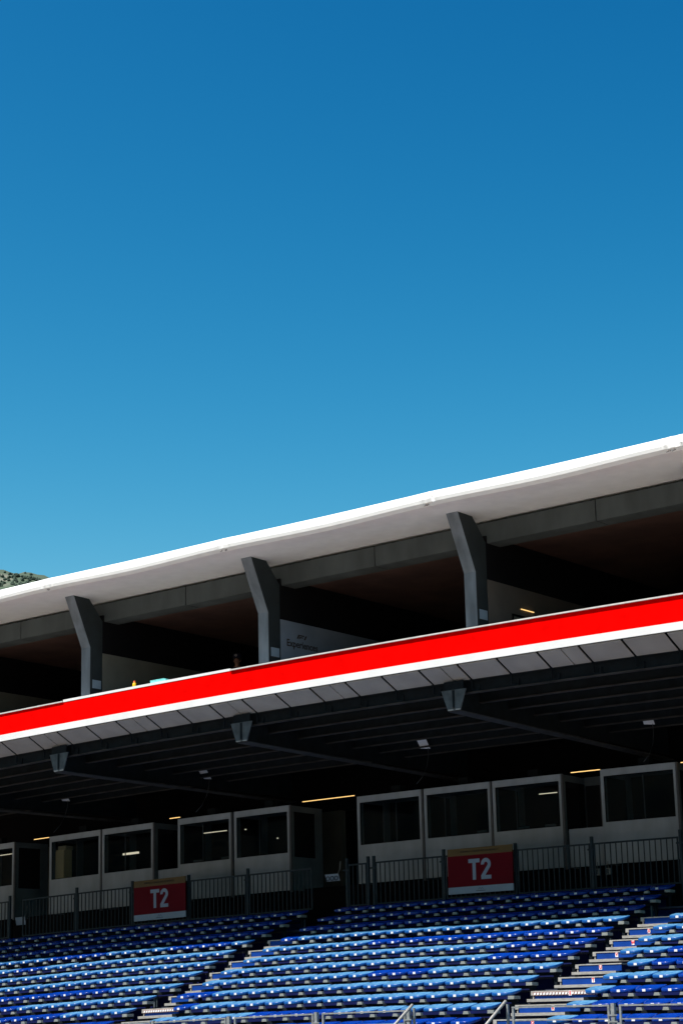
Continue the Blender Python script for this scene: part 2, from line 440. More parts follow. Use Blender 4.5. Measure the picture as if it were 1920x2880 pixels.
# deck slab, beams and brackets
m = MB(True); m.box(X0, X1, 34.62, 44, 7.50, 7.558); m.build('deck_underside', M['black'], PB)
for yb, zb, wd in ((34.58, 7.20, .14), (35.32, 7.12, .12), (36.38, 7.11, .12), (37.36, 7.10, .12), (38.36, 7.09, .12), (39.36, 7.08, .12), (40.4, 7.08, .12)):
    m = MB(True); m.box(X0, X1, yb - .012, yb + .012, zb + .021, 7.498)
    db = m.build('deck_beam', M['steel'], PB)
    m = MB(True); m.box(X0, X1, yb - wd / 2, yb + wd / 2, zb, zb + .02); m.build('beam_flange', M['beamline'], db)
for c in (-41.85, -36.04, -30.26, -24.48, -18.7):
    m = MB(True)
    m.box(c - .02, c + .02, 34.46, 43, 6.86, 7.49)
    br = m.build('cantilever_bracket', M['steel'], PB)
    m = MB(True); m.prism([(34.42, 6.845), (43, 6.72), (43, 6.745), (34.42, 6.865)], c - .15, c + .15); m.build('bracket_flange', M['steel3'], br)
    m = MB(True); m.prism([(c - .155, 6.868), (c + .155, 6.868), (c + .31, 7.29), (c - .31, 7.29)], 34.40, 34.43, axis='y'); m.build('end_plate', M['steel2'], br)
    m = MB(True); m.box(c - .24, c + .24, 34.41, 34.44, 7.292, 7.47); m.box(c - .025, c + .025, 34.385, 34.399, 6.9, 7.28); m.build('end_stiffener', M['steel'], br)

# underdeck back wall
m = MB(True)
m.box(X0, -34.78, 43.5, 43.7, 2.6, 6.45); m.box(-33.4, X1, 43.5, 43.7, 2.6, 6.45); m.box(X0, X1, 43.5, 43.7, 6.452, 7.498, 1)
m.build('rear_wall', [M['wall'], M['black']], PB)  # upper band coloured black for the deep shade under the deck
m = MB(True); m.box(-36.5, -30.0, 44.6, 44.7, 2.6, 7.4); m.build('doorway', M['black'], PB)  # black sheet behind the opening, standing in for the darkness inside

# floodlights
for x, y, note in ((-41.19, 39.56, 'farthest of the row, over the far T2 sign and hung near the leftmost bracket'), (-35.9, 39.43, ''), (-28.89, 39.34, ''), (-23.05, 39.72, '')):
    i = [-41.19, -35.9, -28.89, -23.05].index(x)
    lab = ('square grey floodlight under the deck, farthest along, left of the first bracket beam',
           'square grey floodlight under the deck between the first and second bracket beams',
           'square grey floodlight with hanging cable, between the second and third bracket beams',
           'square grey floodlight under the deck, nearest one, beyond the third bracket beam')[i]
    z = 7.2 + bow(x, y, 7)
    t = thing('floodlight', lab, 'floodlight', (x, y, z), 'floodlights under the deck')
    t.rotation_euler = (R(-32), R(6), R(10)); t.scale = (1.2, 1.2, 1.2)
    m = MB(); m.prism([(-.16, -.03), (.13, -.06), (.14, -.02), (-.15, .01)], -.12, .12); m.build('housing', M['steel'], t, base=(0, 0, 0))
    m = MB(); m.prism([(-.15, -.033), (.12, -.061), (.12, -.065), (-.15, -.037)], -.105, .105); m.build('lamp_glass', M['lamp'], t, base=(0, 0, 0))
    m = MB(); m.box(-.13, -.122, -.03, .03, -.02, .12); m.box(.122, .13, -.03, .03, -.02, .12); m.box(-.122, .122, -.03, .03, .112, .12); m.build('mounting_yoke', M['steel'], t, base=(0, 0, 0))
    m = MB(); m.tube([(.06, .1, -.04), (.12, .12, -.25), (.17, .12, -.5), (.16, .12, -.75), (.1, .1, -.95)], .006, 5); m.build('cable', M['steel2'], t, base=(0, 0, 0))

# items on the balcony ledge
bx, by = -33.27, 34.12; bz = 8.452 + bow(bx, by, 8.45)
t = thing('sauce_bottle', 'small yellow bottle with orange cap standing on the white balcony ledge', 'bottle', (bx, by, bz))
m = MB(); m.lathe([(.040, 0), (.043, .01), (.043, .085), (.038, .10), (.024, .112)], (0, 0, 0)); m.build('bottle_body', M['yellow'], t, base=(0, 0, 0))
m = MB(); m.lathe([(.027, .1125), (.027, .14), (.022, .15), (.016, .152)], (0, 0, 0)); m.build('cap', M['orange'], t, base=(0, 0, 0))
bx, by = -32.48, 34.17; bz = 8.452 + bow(bx, by, 8.45)
t = thing('carton', 'flat turquoise carton lying on the white balcony ledge', 'box', (bx, by, bz))
m = MB(); m.box(-.24, .24, -.1, .13, 0, .06); m.build('carton_body', M['turq'], t, base=(0, 0, 0), bevel=.006)
m = MB(); m.box(-.245, .2, -.105, .135, .061, .075); m.build('lid', M['turq'], t, base=(0, 0, 0), bevel=.004)

# ------------------------------------------------------------------ person on the balcony
def skin_mesh(name, nodes, edges, mats, root=0, levels=1):
    me = bpy.data.meshes.new(name); me.from_pydata([n[:3] for n in nodes], edges, [])
    o = bpy.data.objects.new(name, me); C.objects.link(o)
    o.modifiers.new('skin', 'SKIN').use_smooth_shade = True
    for i, n in enumerate(nodes):
        sv = me.skin_vertices[0].data[i]; sv.radius = (n[3], n[4] if len(n) > 4 else n[3]); sv.use_root = (i == root)
    sb = o.modifiers.new('sub', 'SUBSURF'); sb.levels = sb.render_levels = levels
    bpy.context.view_layer.update()
    out = bpy.data.meshes.new_from_object(o.evaluated_get(bpy.context.evaluated_depsgraph_get()))
    bpy.data.objects.remove(o); bpy.data.meshes.remove(me)
    out.materials.clear()
    for mm in mats: out.materials.append(mm)
    out.name = name
    return out
px, py = -32.63, 37.0
P = thing('person', 'person in dark shirt and navy cap with small white emblem, leaning behind the balcony', 'person', (px, py, 7.745))
nodes = [(0, 0, .95, .15, .11), (0, -.01, 1.12, .135, .1), (0, -.02, 1.30, .16, .11), (0, -.03, 1.43, .10, .08), (0, -.05, 1.50, .055, .055), (0, -.075, 1.555, .06, .07), (0, -.085, 1.63, .078, .095), (0, -.075, 1.70, .07, .085)]
edges = [(i, i + 1) for i in range(7)]
for sgn in (-1, 1):
    b0 = len(nodes)
    nodes += [(sgn * .17, -.02, 1.40, .06), (sgn * .25, -.01, 1.15, .045), (sgn * .22, -.22, .98, .032), (sgn * .2, -.30, .96, .03, .018)]
    edges += [(3, b0), (b0, b0 + 1), (b0 + 1, b0 + 2), (b0 + 2, b0 + 3)]
    for q, ln in enumerate((.07, .085, .09, .08)):
        fx = sgn * .2 + (q - 1.5) * .018; i0 = len(nodes)
        nodes += [(fx, -.35, .955, .009), (fx, -.35 - ln * .55, .945, .008), (fx, -.35 - ln, .92, .007)]
        edges += [(b0 + 3, i0), (i0, i0 + 1), (i0 + 1, i0 + 2)]
    i0 = len(nodes); nodes += [(sgn * .16, -.31, .95, .01), (sgn * .145, -.35, .94, .008)]
    edges += [(b0 + 3, i0), (i0, i0 + 1)]
    h0 = len(nodes)
    nodes += [(sgn * .09, 0, .85, .085), (sgn * .1, -.01, .48, .055), (sgn * .1, .02, .09, .038), (sgn * .11, -.1, .035, .035, .03)]
    edges += [(0, h0), (h0, h0 + 1), (h0 + 1, h0 + 2), (h0 + 2, h0 + 3)]
me = skin_mesh('body', nodes, edges, [M['skin'], M['cloth']])
for p in me.polygons:
    c = p.center; p.use_smooth = True
    p.material_index = 0 if (c.z > 1.47 or (c.z < 1.05 and c.y < -.2)) else 1
bo = bpy.data.objects.new('body', me); C.objects.link(bo); bo.parent = P
# face: nose, eyes, mouth, ears pressed into small features
m = MB(); m.lathe([(.004, .02), (.012, 0), (.016, -.02), (.006, -.03)], (0, -.178, 1.625), 8)
m.lathe([(.008, .025), (.016, 0), (.008, -.03)], (.082, -.07, 1.62), 7); m.lathe([(.008, .025), (.016, 0), (.008, -.03)], (-.082, -.07, 1.62), 7)
m.build('face_features', M['skin'], P, base=(0, 0, 0))
m = MB()
for sgn in (-1, 1): m.box(sgn * .032 - .012, sgn * .032 + .012, -.176, -.168, 1.643, 1.652)
m.box(-.022, .022, -.172, -.160, 1.575, 1.581); m.build('eyes_and_mouth', M['hair'], P, base=(0, 0, 0))
m = MB(); m.lathe([(.082, -.04), (.092, -.0), (.094, .035), (.06, .04)], (0, -.06, 1.645), 16); m.build('hair', M['hair'], P, base=(0, 0, 0))
m = MB(); m.lathe([(.102, 0), (.105, .04), (.098, .08), (.07, .112), (.02, .125)], (0, -.08, 1.675), 18)
vs = []
for k in range(9):
    a = R(200 + 140 * k / 8); vs += [(.1 * math.cos(a), -.08 + .1 * math.sin(a), 1.683), (.105 * math.cos(a) * .95, -.08 + .105 * math.sin(a) - .075 * math.sin(math.pi * k / 8), 1.668)]
m.add(vs, [(2 * k, 2 * k + 2, 2 * k + 3, 2 * k + 1) for k in range(8)]); capo = m.build('cap', M['cap_cloth'], P, base=(0, 0, 0))
m = MB(); m.tube([(.02 * math.sin(a) , -.187 + .03 * 0, 1.735 + .02 * math.cos(a) * 1.1) for a in [R(20 + 30 * q) for q in range(12)]], .005, 5); m.build('cap_emblem', M['lab'], P, base=(0, 0, 0))
P.rotation_euler = (0, 0, R(28))

# ------------------------------------------------------------------ booths under the deck
YB = 41.3
BL = [(-47.05, -45.08, False, 'farthest white booth, cut by the picture edge beyond a dark gap'),
      (-43.60, -41.58, False, 'white commentary booth first right of the dark gap, behind the far fence'),
      (-41.50, -39.57, False, 'white commentary booth directly above the far T2 sign, beside the recessed dark link'),
      (-38.64, -36.74, False, 'white commentary booth just right of the far recessed link, warm lights inside'),
      (-36.62, -34.73, True, 'white commentary booth at the end of its row, dark side window facing the doorway'),
      (-32.49, -30.49, False, 'white commentary booth first right of the dark doorway under the long light strip'),
      (-30.40, -28.44, False, 'white commentary booth second right of the doorway, left of the near T2 sign'),
      (-28.36, -26.42, False, 'white commentary booth behind the near T2 sign, monitors visible inside'),
      (-25.33, -23.36, False, 'nearest white commentary booth with the largest dark window'),
      (-22.9, -20.9, False, 'white commentary booth running out of the picture at the near end')]
for bi, (a, b, side, lab) in enumerate(BL):
    mid = (a + b) / 2
    zb = 4.245; zt = 6.41
    t = thing('commentary_booth', lab, 'booth', (mid, YB, zb), 'commentary booths under the deck')
    m = MB(True)
    m.box(a, b, YB, YB + .06, 6.255, zt); m.box(a, b, YB, YB + .06, zb, 5.195)
    m.box(a, a + .075, YB, YB + .06, 5.195, 6.255); m.box(b - .06, b, YB, YB + .06, 5.195, 6.255)
    fp = m.build('front_panel', M['booth'], t)
    m = MB(True)
    a1, b1 = a + .076, b - .061
    m.box(a1, b1, YB + .02, YB + .04, 5.197, 5.215); m.box(a1, b1, YB + .02, YB + .04, 6.236, 6.253); m.box(a1, a1 + .015, YB + .02, YB + .04, 5.215, 6.236); m.box(b1 - .015, b1, YB + .02, YB + .04, 5.215, 6.236)
    wf = m.build('window', M['black'], t)
    m = MB(True); m.box(a1 + .016, b1 - .016, YB + .027, YB + .033, 5.216, 6.235); m.build('pane', M['glass'], wf)
    # shell: sides with a dark window, roof, rear
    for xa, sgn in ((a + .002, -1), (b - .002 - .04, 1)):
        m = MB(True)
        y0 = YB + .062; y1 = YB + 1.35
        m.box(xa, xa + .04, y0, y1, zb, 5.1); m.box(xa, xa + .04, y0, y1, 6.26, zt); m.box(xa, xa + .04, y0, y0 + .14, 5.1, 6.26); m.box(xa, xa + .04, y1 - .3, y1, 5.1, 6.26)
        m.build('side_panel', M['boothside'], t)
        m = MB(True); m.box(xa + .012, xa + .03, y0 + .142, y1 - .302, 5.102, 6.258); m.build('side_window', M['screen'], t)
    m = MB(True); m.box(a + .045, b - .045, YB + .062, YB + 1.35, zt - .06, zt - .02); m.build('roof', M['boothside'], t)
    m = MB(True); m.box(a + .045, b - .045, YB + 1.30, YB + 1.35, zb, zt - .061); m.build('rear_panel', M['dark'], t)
    m = MB(True); m.box(a + .05, b - .05, YB + .1, YB + .6, 5.0, 5.04); m.build('desk', M['dark'], t)
    # corner mullion beside the front, leaning like the cover strip in front of the joint
    m = MB(True); m.prism([(b + .005, zb - .05), (b + .075, zb - .05), (b + .055, zt), (b + .02, zt)], YB - .015, YB + .05, axis='y'); m.build('joint_cover', M['mull'], t)
    for q in range(3):
        m = MB(True); m.box(a + .3 + .62 * q, a + .36 + .62 * q, YB + .3, YB + .36, zb - .95, zb); m.build('leg', M['dark'], t)
    m = MB(True); m.box(mid - .14, mid + .14, YB + .3, YB + .5, zt + .02, zt + .22); m.build('air_vent', M['steel'], t)
# window posts seen inside, monitors, lights
def monitor(x, lab):
    z = 5.04 + bow(x, 41.6, 5.04)
    t = thing('monitor', lab, 'monitor', (x, 41.62, z), 'monitors on the booth desks')
    m = MB(); m.box(-.17, .17, -.015, .015, .06, .28); m.box(-.02, .02, .016, .04, .0, .15); m.box(-.1, .1, -.03, .08, -.001, .01); m.build('housing', M['screen'], t, base=(0, 0, 0))
    m = MB(); m.box(-.155, .155, -.019, -.016, .075, .265); m.build('screen', M['boothside'], t, base=(0, 0, 0))
for x, lab in ((-28.9, 'monitor on the desk of the booth left of the near T2 sign'), (-27.7, 'left monitor of two in the booth behind the near T2 sign'),
               (-26.95, 'right monitor of two in the booth behind the near T2 sign'), (-38.2, 'monitor low in the window of the booth right of the far link'), (-37.2, 'monitor at the right of the booth with warm lights inside')):
    monitor(x, lab)
for i, (x0, x1, y, z, mt, lab) in enumerate([
    (-44.30, -43.70, 41.35, 6.40, 'led', 'short warm strip light over the dark gap beside the farthest booth'),
    (-38.99, -38.62, 41.35, 6.46, 'led', 'short warm strip light over the far recessed link'),
    (-35.02, -33.29, 42.2, 6.585, 'led', 'long warm strip light above the dark doorway between the booths'),
    (-26.16, -25.37, 41.35, 6.415, 'led', 'warm strip light over the recessed link near the near booth'),
    (-23.24, -22.6, 41.35, 6.385, 'led', 'warm strip light at the near end, beside the nearest booth'),
    (-38.1, -37.25, 41.7, 6.0, 'ledw', 'warm tube glowing inside the booth right of the far link'),
    (-41.1, -40.5, 41.7, 5.68, 'ledw', 'flat pale lamp glowing inside the booth above the far T2 sign'),
    (-46.4, -45.4, 41.6, 6.12, 'ledw', 'pale tube glowing inside the farthest booth'),
    (-27.3, -26.8, 41.7, 6.04, 'ledw', 'thin pale tube glowing inside the booth behind the near T2 sign')]):
    m = MB(True); m.box(x0, x1, y, y + .03, z, z + (.055 if i == 6 else .016)); o = m.build('strip_light', M[mt], base=((x0 + x1) / 2, y, z)); tag(o, lab, 'light', 'warm strip lights')
for x, z, lab in ((-36.48, 5.98, 'tiny white lamp high in the window of the end booth'), (-35.38, 5.66, 'tiny white lamp at the right of the end booth window')):
    m = MB(); m.lathe([(.01, 0), (.03, .012), (.012, .03)], (0, 0, 0), 10); o = m.build('spot_lamp', M['ledw'], base=(0, 0, 0)); o.location = (x, 41.6, z); tag(o, lab, 'lamp')
def small(name, lab, cat, x, y, z, shapes, group=None):
    t = thing(name, lab, cat, (x, y, z + bow(x, y, z)), group)
    for nm, mt, fn in shapes:
        m = MB(); fn(m); m.build(nm, M[mt], t, base=(0, 0, 0))
def bx(*a): return lambda m: m.box(*a)
small('reflection_upright', 'tall cream cabinet added in place of a mirrored building, booth right of the dark gap', 'upright', -43.33, 41.56, 4.6, [('body', 'cream', bx(-.18, .16, -.1, .2, 0, 1.42)), ('door', 'cream', bx(-.17, .15, -.118, -.102, .05, 1.38)), ('shelf_box', 'creamdark', bx(-.1, .2, -.09, .2, 1.425, 1.53))])  # upright added to stand in for a building reflected in the glass
for x, z, w_, h_, lab in ((-38.15, 5.045, .16, .09, 'pale folder in the window of the booth right of the far link'), (-37.05, 5.045, .2, .12, 'tan carton on the desk at the right of the booth with warm lights'), (-31.9, 5.045, .1, .07, 'small pale box on the desk of the booth right of the doorway'),
                         (-24.9, 5.045, .14, .08, 'small pale box at the left of the nearest booth window'), (-40.1, 5.045, .12, .1, 'small pale box at the right of the booth above the far T2 sign')):
    small('desk_box', lab, 'box', x, 41.46, z, [('body', 'creamdark', bx(-w_ / 2, w_ / 2, -.06, .06, 0, h_)), ('lid', 'cream', bx(-w_ / 2 - .004, w_ / 2 + .004, -.064, .064, h_ + .001, h_ + .012))])
for x, lab in ((-42.75, 'grey pole inside the booth right of the dark gap'), (-40.85, 'grey pole inside the booth above the far T2 sign'), (-37.95, 'grey pole inside the booth right of the far link'), (-35.95, 'grey pole inside the end booth before the doorway'),
               (-31.85, 'left grey pole of two inside the booth right of the doorway'), (-31.45, 'right grey pole of two inside the booth right of the doorway'), (-29.95, 'grey pole inside the second booth right of the doorway'), (-27.85, 'grey pole inside the booth behind the near T2 sign'), (-24.35, 'grey pole inside the nearest booth')):
    small('pole', lab, 'pole', x, 41.55, 4.3, [('shaft', 'mull', bx(-.011, .011, -.011, .011, .02, 1.98)), ('foot', 'galv', bx(-.06, .06, -.06, .06, 0, .019))], 'grey poles inside the booths')
# recessed links
for a, b, lab in ((-39.48, -38.66, 'recessed pale panel with dark window linking two booths above the far T2 sign'), (-26.33, -25.35, 'recessed pale panel with dark window linking the nearest booth to its neighbour')):
    t = thing('booth_link', lab, 'booth link', ((a + b) / 2, YB + .1, 4.245), 'recessed links between booths')
    m = MB(True); m.box(a, b, YB + .12, YB + .18, 4.245, 5.12); m.build('panel', M['booth'], t)
    m = MB(True); m.box(a, b, YB + .9, YB + .95, 6.2, 6.40); m.build('header', M['boothside'], t)
    m = MB(True); m.box(a, b, YB + .95, YB + .98, 5.12, 6.2); m.build('window', M['screen'], t)
    m = MB(True); m.box(a + .42, a + .45, YB + .9, YB + .94, 5.12, 6.19); m.build('window_post', M['mull'], t)

# ------------------------------------------------------------------ grandstand
def yi(i): return 38.514 - .8003 * i
def zi(i): return 3.396 - .256 * i
NR = 12
GS = thing('grandstand', 'tiered grandstand of shade-darkened blue boards, grey beams and dark decks below the booths', 'grandstand', (-30, 34, -3))
for i in range(NR):
    m = MB(True); m.box(-52, -12, yi(i) - .36, yi(i) + (.44 if i else 3.3), zi(i) - .46, zi(i) - .42); m.build('deck_board', M['deck'], GS)
    m = MB(True); m.box(-52, -12, yi(i) - .10, yi(i) - .07, zi(i) - .78, zi(i) - .461); m.build('riser_board', M['blue'], GS)
m = MB(True); m.box(-52, -12, 41.9, 41.95, 2.98, 4.3); m.build('underbooth_dark', M['dark'], GS)  # dark board standing in for the shaded open space under the booths
m = MB(True); m.box(-52, -12, 27.4, yi(11) - .11, -.02, .03); m.build('walkway', M['deck'], GS)
m = MB(True); m.box(-52, -12, 27.42, 27.46, -3, -.03); m.build('skirt', M['navy'], GS)
for y in (30.5, 34.5, 38.5):
    for x in range(-50, -12, 4):
        m = MB(); m.box(x - .05, x + .05, y - .05, y + .05, -3, (y - 29.6) * .32 - .2); m.build('leg', M['steel'], GS)

# seat rows: (first label x, last label x) for the three blocks
B1E = [-32.373, -32.233, -32.103, -31.991, -31.839, -31.677, -31.389, -31.211, -31.243, -31.042, -30.9, -30.8]
B2S = [-30.897, -30.762, -30.636, -30.511, -30.372, -30.233, -30.173, -29.966, -29.942, -29.296, -29.17, -29.05]
B2E = [-22.402, -22.291, -22.203, -22.107, -22.006, -21.893, -21.783, -21.669, -21.678, -21.538, -21.433, -21.314]
B3S = [-21.0, -20.85, -20.72, -20.594, -20.508, -20.373, -20.294, -19.675, -19.697, -19.581, -19.46, -19.358]
L_, D_ = 'L', 'D'
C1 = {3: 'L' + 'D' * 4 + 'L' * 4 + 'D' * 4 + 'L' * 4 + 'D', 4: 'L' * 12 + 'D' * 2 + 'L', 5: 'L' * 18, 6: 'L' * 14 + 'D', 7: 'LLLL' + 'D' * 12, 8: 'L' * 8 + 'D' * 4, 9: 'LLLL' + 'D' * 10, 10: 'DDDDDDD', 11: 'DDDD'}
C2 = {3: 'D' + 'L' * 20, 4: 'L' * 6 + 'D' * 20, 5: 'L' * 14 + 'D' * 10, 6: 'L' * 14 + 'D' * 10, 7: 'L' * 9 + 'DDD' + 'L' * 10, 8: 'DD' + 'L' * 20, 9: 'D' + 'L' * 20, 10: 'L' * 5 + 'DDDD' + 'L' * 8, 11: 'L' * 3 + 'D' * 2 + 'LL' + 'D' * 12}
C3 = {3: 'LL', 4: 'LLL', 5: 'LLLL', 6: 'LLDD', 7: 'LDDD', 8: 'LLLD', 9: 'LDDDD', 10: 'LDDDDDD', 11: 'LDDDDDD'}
BLOCK = {1: 'the block below the far T2 sign', 2: 'the block below the near T2 sign', 3: 'the block beside the lettered steps'}
NUM = 'first second third fourth fifth sixth seventh eighth ninth tenth eleventh twelfth thirteenth fourteenth fifteenth sixteenth seventeenth eighteenth nineteenth twentieth'.split()

def seat_shell(faded):
    """moulded backless bucket seat: flat rounded front, dished top, raised rear lip"""
    m = MB(); n = 36; rings = [(1.0, 'u'), (.985, 'e'), (.93, 't'), (.8, 't'), (.55, 't'), (.25, 't')]
    def outline(a):
        ca, sa = math.cos(a), math.sin(a)
        e = 2 / (7.0 if sa > 0 else 3.6)
        x = math.copysign(abs(ca) ** e, ca); y = math.copysign(abs(sa) ** e, sa)
        x *= .247 * (1 - .17 * max(0, -y) ** 1.5); y *= .205
        return x, y
    def top(x, y, r):
        t = max(0, (y + .205) / .41)
        return .018 + .064 * t ** 1.15 + .014 * r ** 4 * t - .030 * (1 - r * r)
    def bot(x, y):
        t = max(0, (y + .205) / .41); return -.060 + .108 * t ** 1.05
    V = []; Fs = []; mi = []
    for sc_, zf in ((.80, 'b'), (.95, 'b2'), (1.0, 'm'), (1.0, 'm2'), (.965, 'T1'), (.9, 'T'), (.72, 'T'), (.45, 'T'), (.2, 'T')):
        for j in range(n):
            a = 2 * math.pi * j / n; x, y = outline(a); X, Y = x * sc_, y * sc_
            tz = top(X, Y, sc_); bz = bot(X, Y)
            z = {'b': bz, 'b2': bz + .006, 'm': bz + .02, 'm2': tz - .012, 'T1': tz - .002, 'T': tz}[zf]
            V.append((X, Y + .205, z))
    nr = len(V) // n
    for i in range(nr - 1):
        for j in range(n):
            j2 = (j + 1) % n
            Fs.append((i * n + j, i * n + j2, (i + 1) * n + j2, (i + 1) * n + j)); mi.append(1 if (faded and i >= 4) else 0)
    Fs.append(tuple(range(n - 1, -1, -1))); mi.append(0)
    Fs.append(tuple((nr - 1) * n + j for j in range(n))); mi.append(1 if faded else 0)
    m.v = V; m.f = Fs; m.m = mi; m.smooth = [True] * len(Fs)
    return m
seat_me = {'D': seat_shell(False).mesh('shell', [M['seat'], M['seat']]), 'L': seat_shell(True).mesh('shell', [M['seatf'], M['faded']])}
m = MB(); m.box(-.031, .031, -.005, .004, -.030, .010); label_me = m.mesh('number_label', M['lab'])
m = MB(); m.prism([(.188, -.102), (.312, -.102), (.296, -.052), (.204, -.052)], -.015, .05, axis='y'); brk_me = m.mesh('seat_bracket', M['brk'])

def seat_proto(kind):
    o = bpy.data.objects.new('stadium_seat', None); o.empty_display_size = .1
    for nm, me in (('shell', seat_me[kind]), ('number_label', label_me), ('seat_bracket', brk_me)):
        c = bpy.data.objects.new(nm, me); c.parent = o
        o_children.setdefault(o.name, []).append(c)
    return o
def place_seat(kind, loc, rot, label):
    o = bpy.data.objects.new('stadium_seat', None); o.empty_display_size = .1; C.objects.link(o)
    o.location = loc; o.rotation_euler = rot
    tag(o, label, 'seat', 'blue stadium seats')
    for nm, me in (('shell', seat_me[kind]), ('number_label', label_me), ('seat_bracket', brk_me)):
        c = bpy.data.objects.new(nm, me); C.objects.link(c); c.parent = o
far = MB(); nseat = 0; nfar = 0
far_src = []
shell_v = [tuple(v.co) for v in seat_me['D'].vertices]; shell_f = [tuple(p.vertices) for p in seat_me['D'].polygons]
lab_v = [tuple(v.co) for v in label_me.vertices]; lab_f = [tuple(p.vertices) for p in label_me.polygons]
brk_v = [tuple(v.co) for v in brk_me.vertices]; brk_f = [tuple(p.vertices) for p in brk_me.polygons]
colname = {'L': 'pale faded seat', 'D': 'deep blue seat'}
for i in range(NR):
    y, z = yi(i), zi(i)
    xl, xr = -1.135 * y, -.53 * y
    for blk in (1, 2, 3):
        if blk == 1: lst = [(k, B1E[i] - .5 * k) for k in range(40) if B1E[i] - .5 * k > xl]
        elif blk == 2:
            nn = round((B2E[i] - B2S[i]) / .5) ; st = (B2E[i] - B2S[i]) / nn
            lst = [(k, B2S[i] + st * k) for k in range(nn + 1)]
        else: lst = [(k, B3S[i] + .5 * k) for k in range(20) if B3S[i] + .5 * k < xr]
        if not lst: continue
        if i == 11 and blk == 1: lst = lst[:2]
        xa = min(q[1] for q in lst) - .27; xb = max(q[1] for q in lst) + .27
        if blk == 1: xa -= 3
        if blk == 3: xb += 3
        # the beam the seats sit on, its posts and the end bracket by the stairs
        m = MB(True); m.box(xa, xb, y + .10, y + .22, z - .15, z - .095); bm_ = m.build('seat_beam', M['steel'], GS)
        xx = xa + .5 + .37 * (i % 3)
        while xx < xb:
            m = MB(True); m.box(xx - .02, xx + .02, y + .12, y + .17, z - .42, z - .151); m.box(xx + .07, xx + .085, y + .12, y + .15, z - .42, z - .151); xx += 2.0
            m.build('beam_post', M['steel2'], bm_)
        if blk in (1, 2):
            e = max(q[1] for q in lst)
            m = MB(True); m.box(e + .19, e + .32, y - .01, y + .19, z - .10, z - .045); m.build('end_bracket', M['brk'], bm_)
            m = MB(True); m.prism([(y + .01, z - .102), (y + .17, z - .102), (y + .11, z - .20), (y + .11, z - .42), (y + .07, z - .42), (y + .07, z - .20)], e + .22, e + .28); m.build('end_post', M['steel'], bm_)
        m = MB(True); m.box(xa, xb - (.34 if blk != 3 else 0), y + .56, y + .58, z - .163, z - .03); m.build('kick_board', M['navy'], GS)
        m = MB(True); m.box(xa, xb - (.34 if blk != 3 else 0), y + .445, y + .465, z - .419, z - .205); m.build('kick_board', M['navy'], GS)
        for k, x in lst:
            zz = z + bow(x, y, z); jit = random.Random(int(x * 1000) + i)
            rot = (R(jit.uniform(-1, 1)), bow_rot(x, y, z) + R(jit.uniform(-.7, .7)), R(jit.uniform(-1.2, 1.2)))
            if i < 3:
                nfar += 1
                for vv, ff, mi, sm in ((shell_v, shell_f, 0, True), (lab_v, lab_f, 1, False), (brk_v, brk_f, 2, False)):
                    far.add([(a + x, b + y, c + zz) for a, b, c in vv], ff, mi, sm)
            else:
                pat = {1: C1, 2: C2, 3: C3}[blk].get(i, 'L')
                kind = pat[k] if k < len(pat) else (pat[-1])
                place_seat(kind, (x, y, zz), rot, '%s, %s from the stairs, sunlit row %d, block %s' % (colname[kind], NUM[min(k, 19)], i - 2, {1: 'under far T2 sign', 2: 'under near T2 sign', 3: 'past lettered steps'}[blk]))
                nseat += 1
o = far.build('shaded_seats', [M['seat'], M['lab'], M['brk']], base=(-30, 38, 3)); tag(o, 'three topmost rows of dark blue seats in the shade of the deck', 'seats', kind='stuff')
print('SEATS', nseat, 'far', nfar)

# aisle stairs
def stairs(lefts, letters, lab, wid, offs):
    t = thing('aisle_stairs', lab, 'stairs', (lefts[3], yi(6), zi(6) - .4), 'aisle stairs between seat blocks')
    for n, (xl, ch) in enumerate(zip(lefts, letters)):
        j = 2 + n; y = yi(j) - .33; z = zi(j) - .215; xr = xl + wid[n]; lx = xl + offs[n]; xl -= .08
        caution = (n == 6)
        m = MB(True)
        m.box(xl, xr, y - .01, y + .3, z - .02, z)                                # tread
        m.box(xl, xl + .07, y - .014, y + .04, z - .075, z - .021)                # end bracket
        m.box(xl + .03, xl + .05, y, y + .03, z - .32, z - .076); m.box(xl + .55, xl + .57, y + .04, y + .07, z - .32, z - .13)
        st = m.build('step_tread', M['alu'], t)
        m = MB(True); m.box(xl + .08, xr - .01, y, y + .02, z - (.15 if caution else .135), z - (.085 if caution else .021)); rb = m.build('step_riser', M['blue'], st)
        m = MB(True); m.box(xl - .02, xr - .06, y - .12, y + .0, z - .19, z - .14); m.build('lower_tread', M['alu'], st)
        if caution:
            m = MB(True); m.box(xl + .05, xr, y - .02, y - .0, z - .083, z - .02)
            q = xl + .09
            while q < xr - .03:
                m.prism([(q - .022, z - .07), (q + .018, z - .07), (q + .03, z - .032), (q - .008, z - .032)], y - .032, y - .021, axis='y', mi=1); q += .066
            m.build('caution_strip', [M['redstripe'], M['lab']], st)
        if ch:
            zl = (z - .052 if caution else z - .065)
            m = MB(True); m.box(lx - .03, lx + .03, y - (.038 if caution else .008), y - (.033 if caution else .003), zl - .042, zl + .042); pl = m.build('letter_plate', M['lab'], st)
            text_obj('letter', ch, .085, M['redink'], st, (lx, y - (.040 if caution else .010), zl + bow(lx, y, zl)), .8, .004)
M['redstripe'] = mat('caution_red', (.28, .16, .13), .6, 0, .2, 9)
stairs([-31.37, -31.25, -31.12, -30.97, -30.83, -30.67, -30.67, -30.47, -30.35], [''] * 9, 'narrow blue and grey aisle stairs beside the block below the far T2 sign', [.75] * 6 + [.95, .8, .8], [.4] * 9)
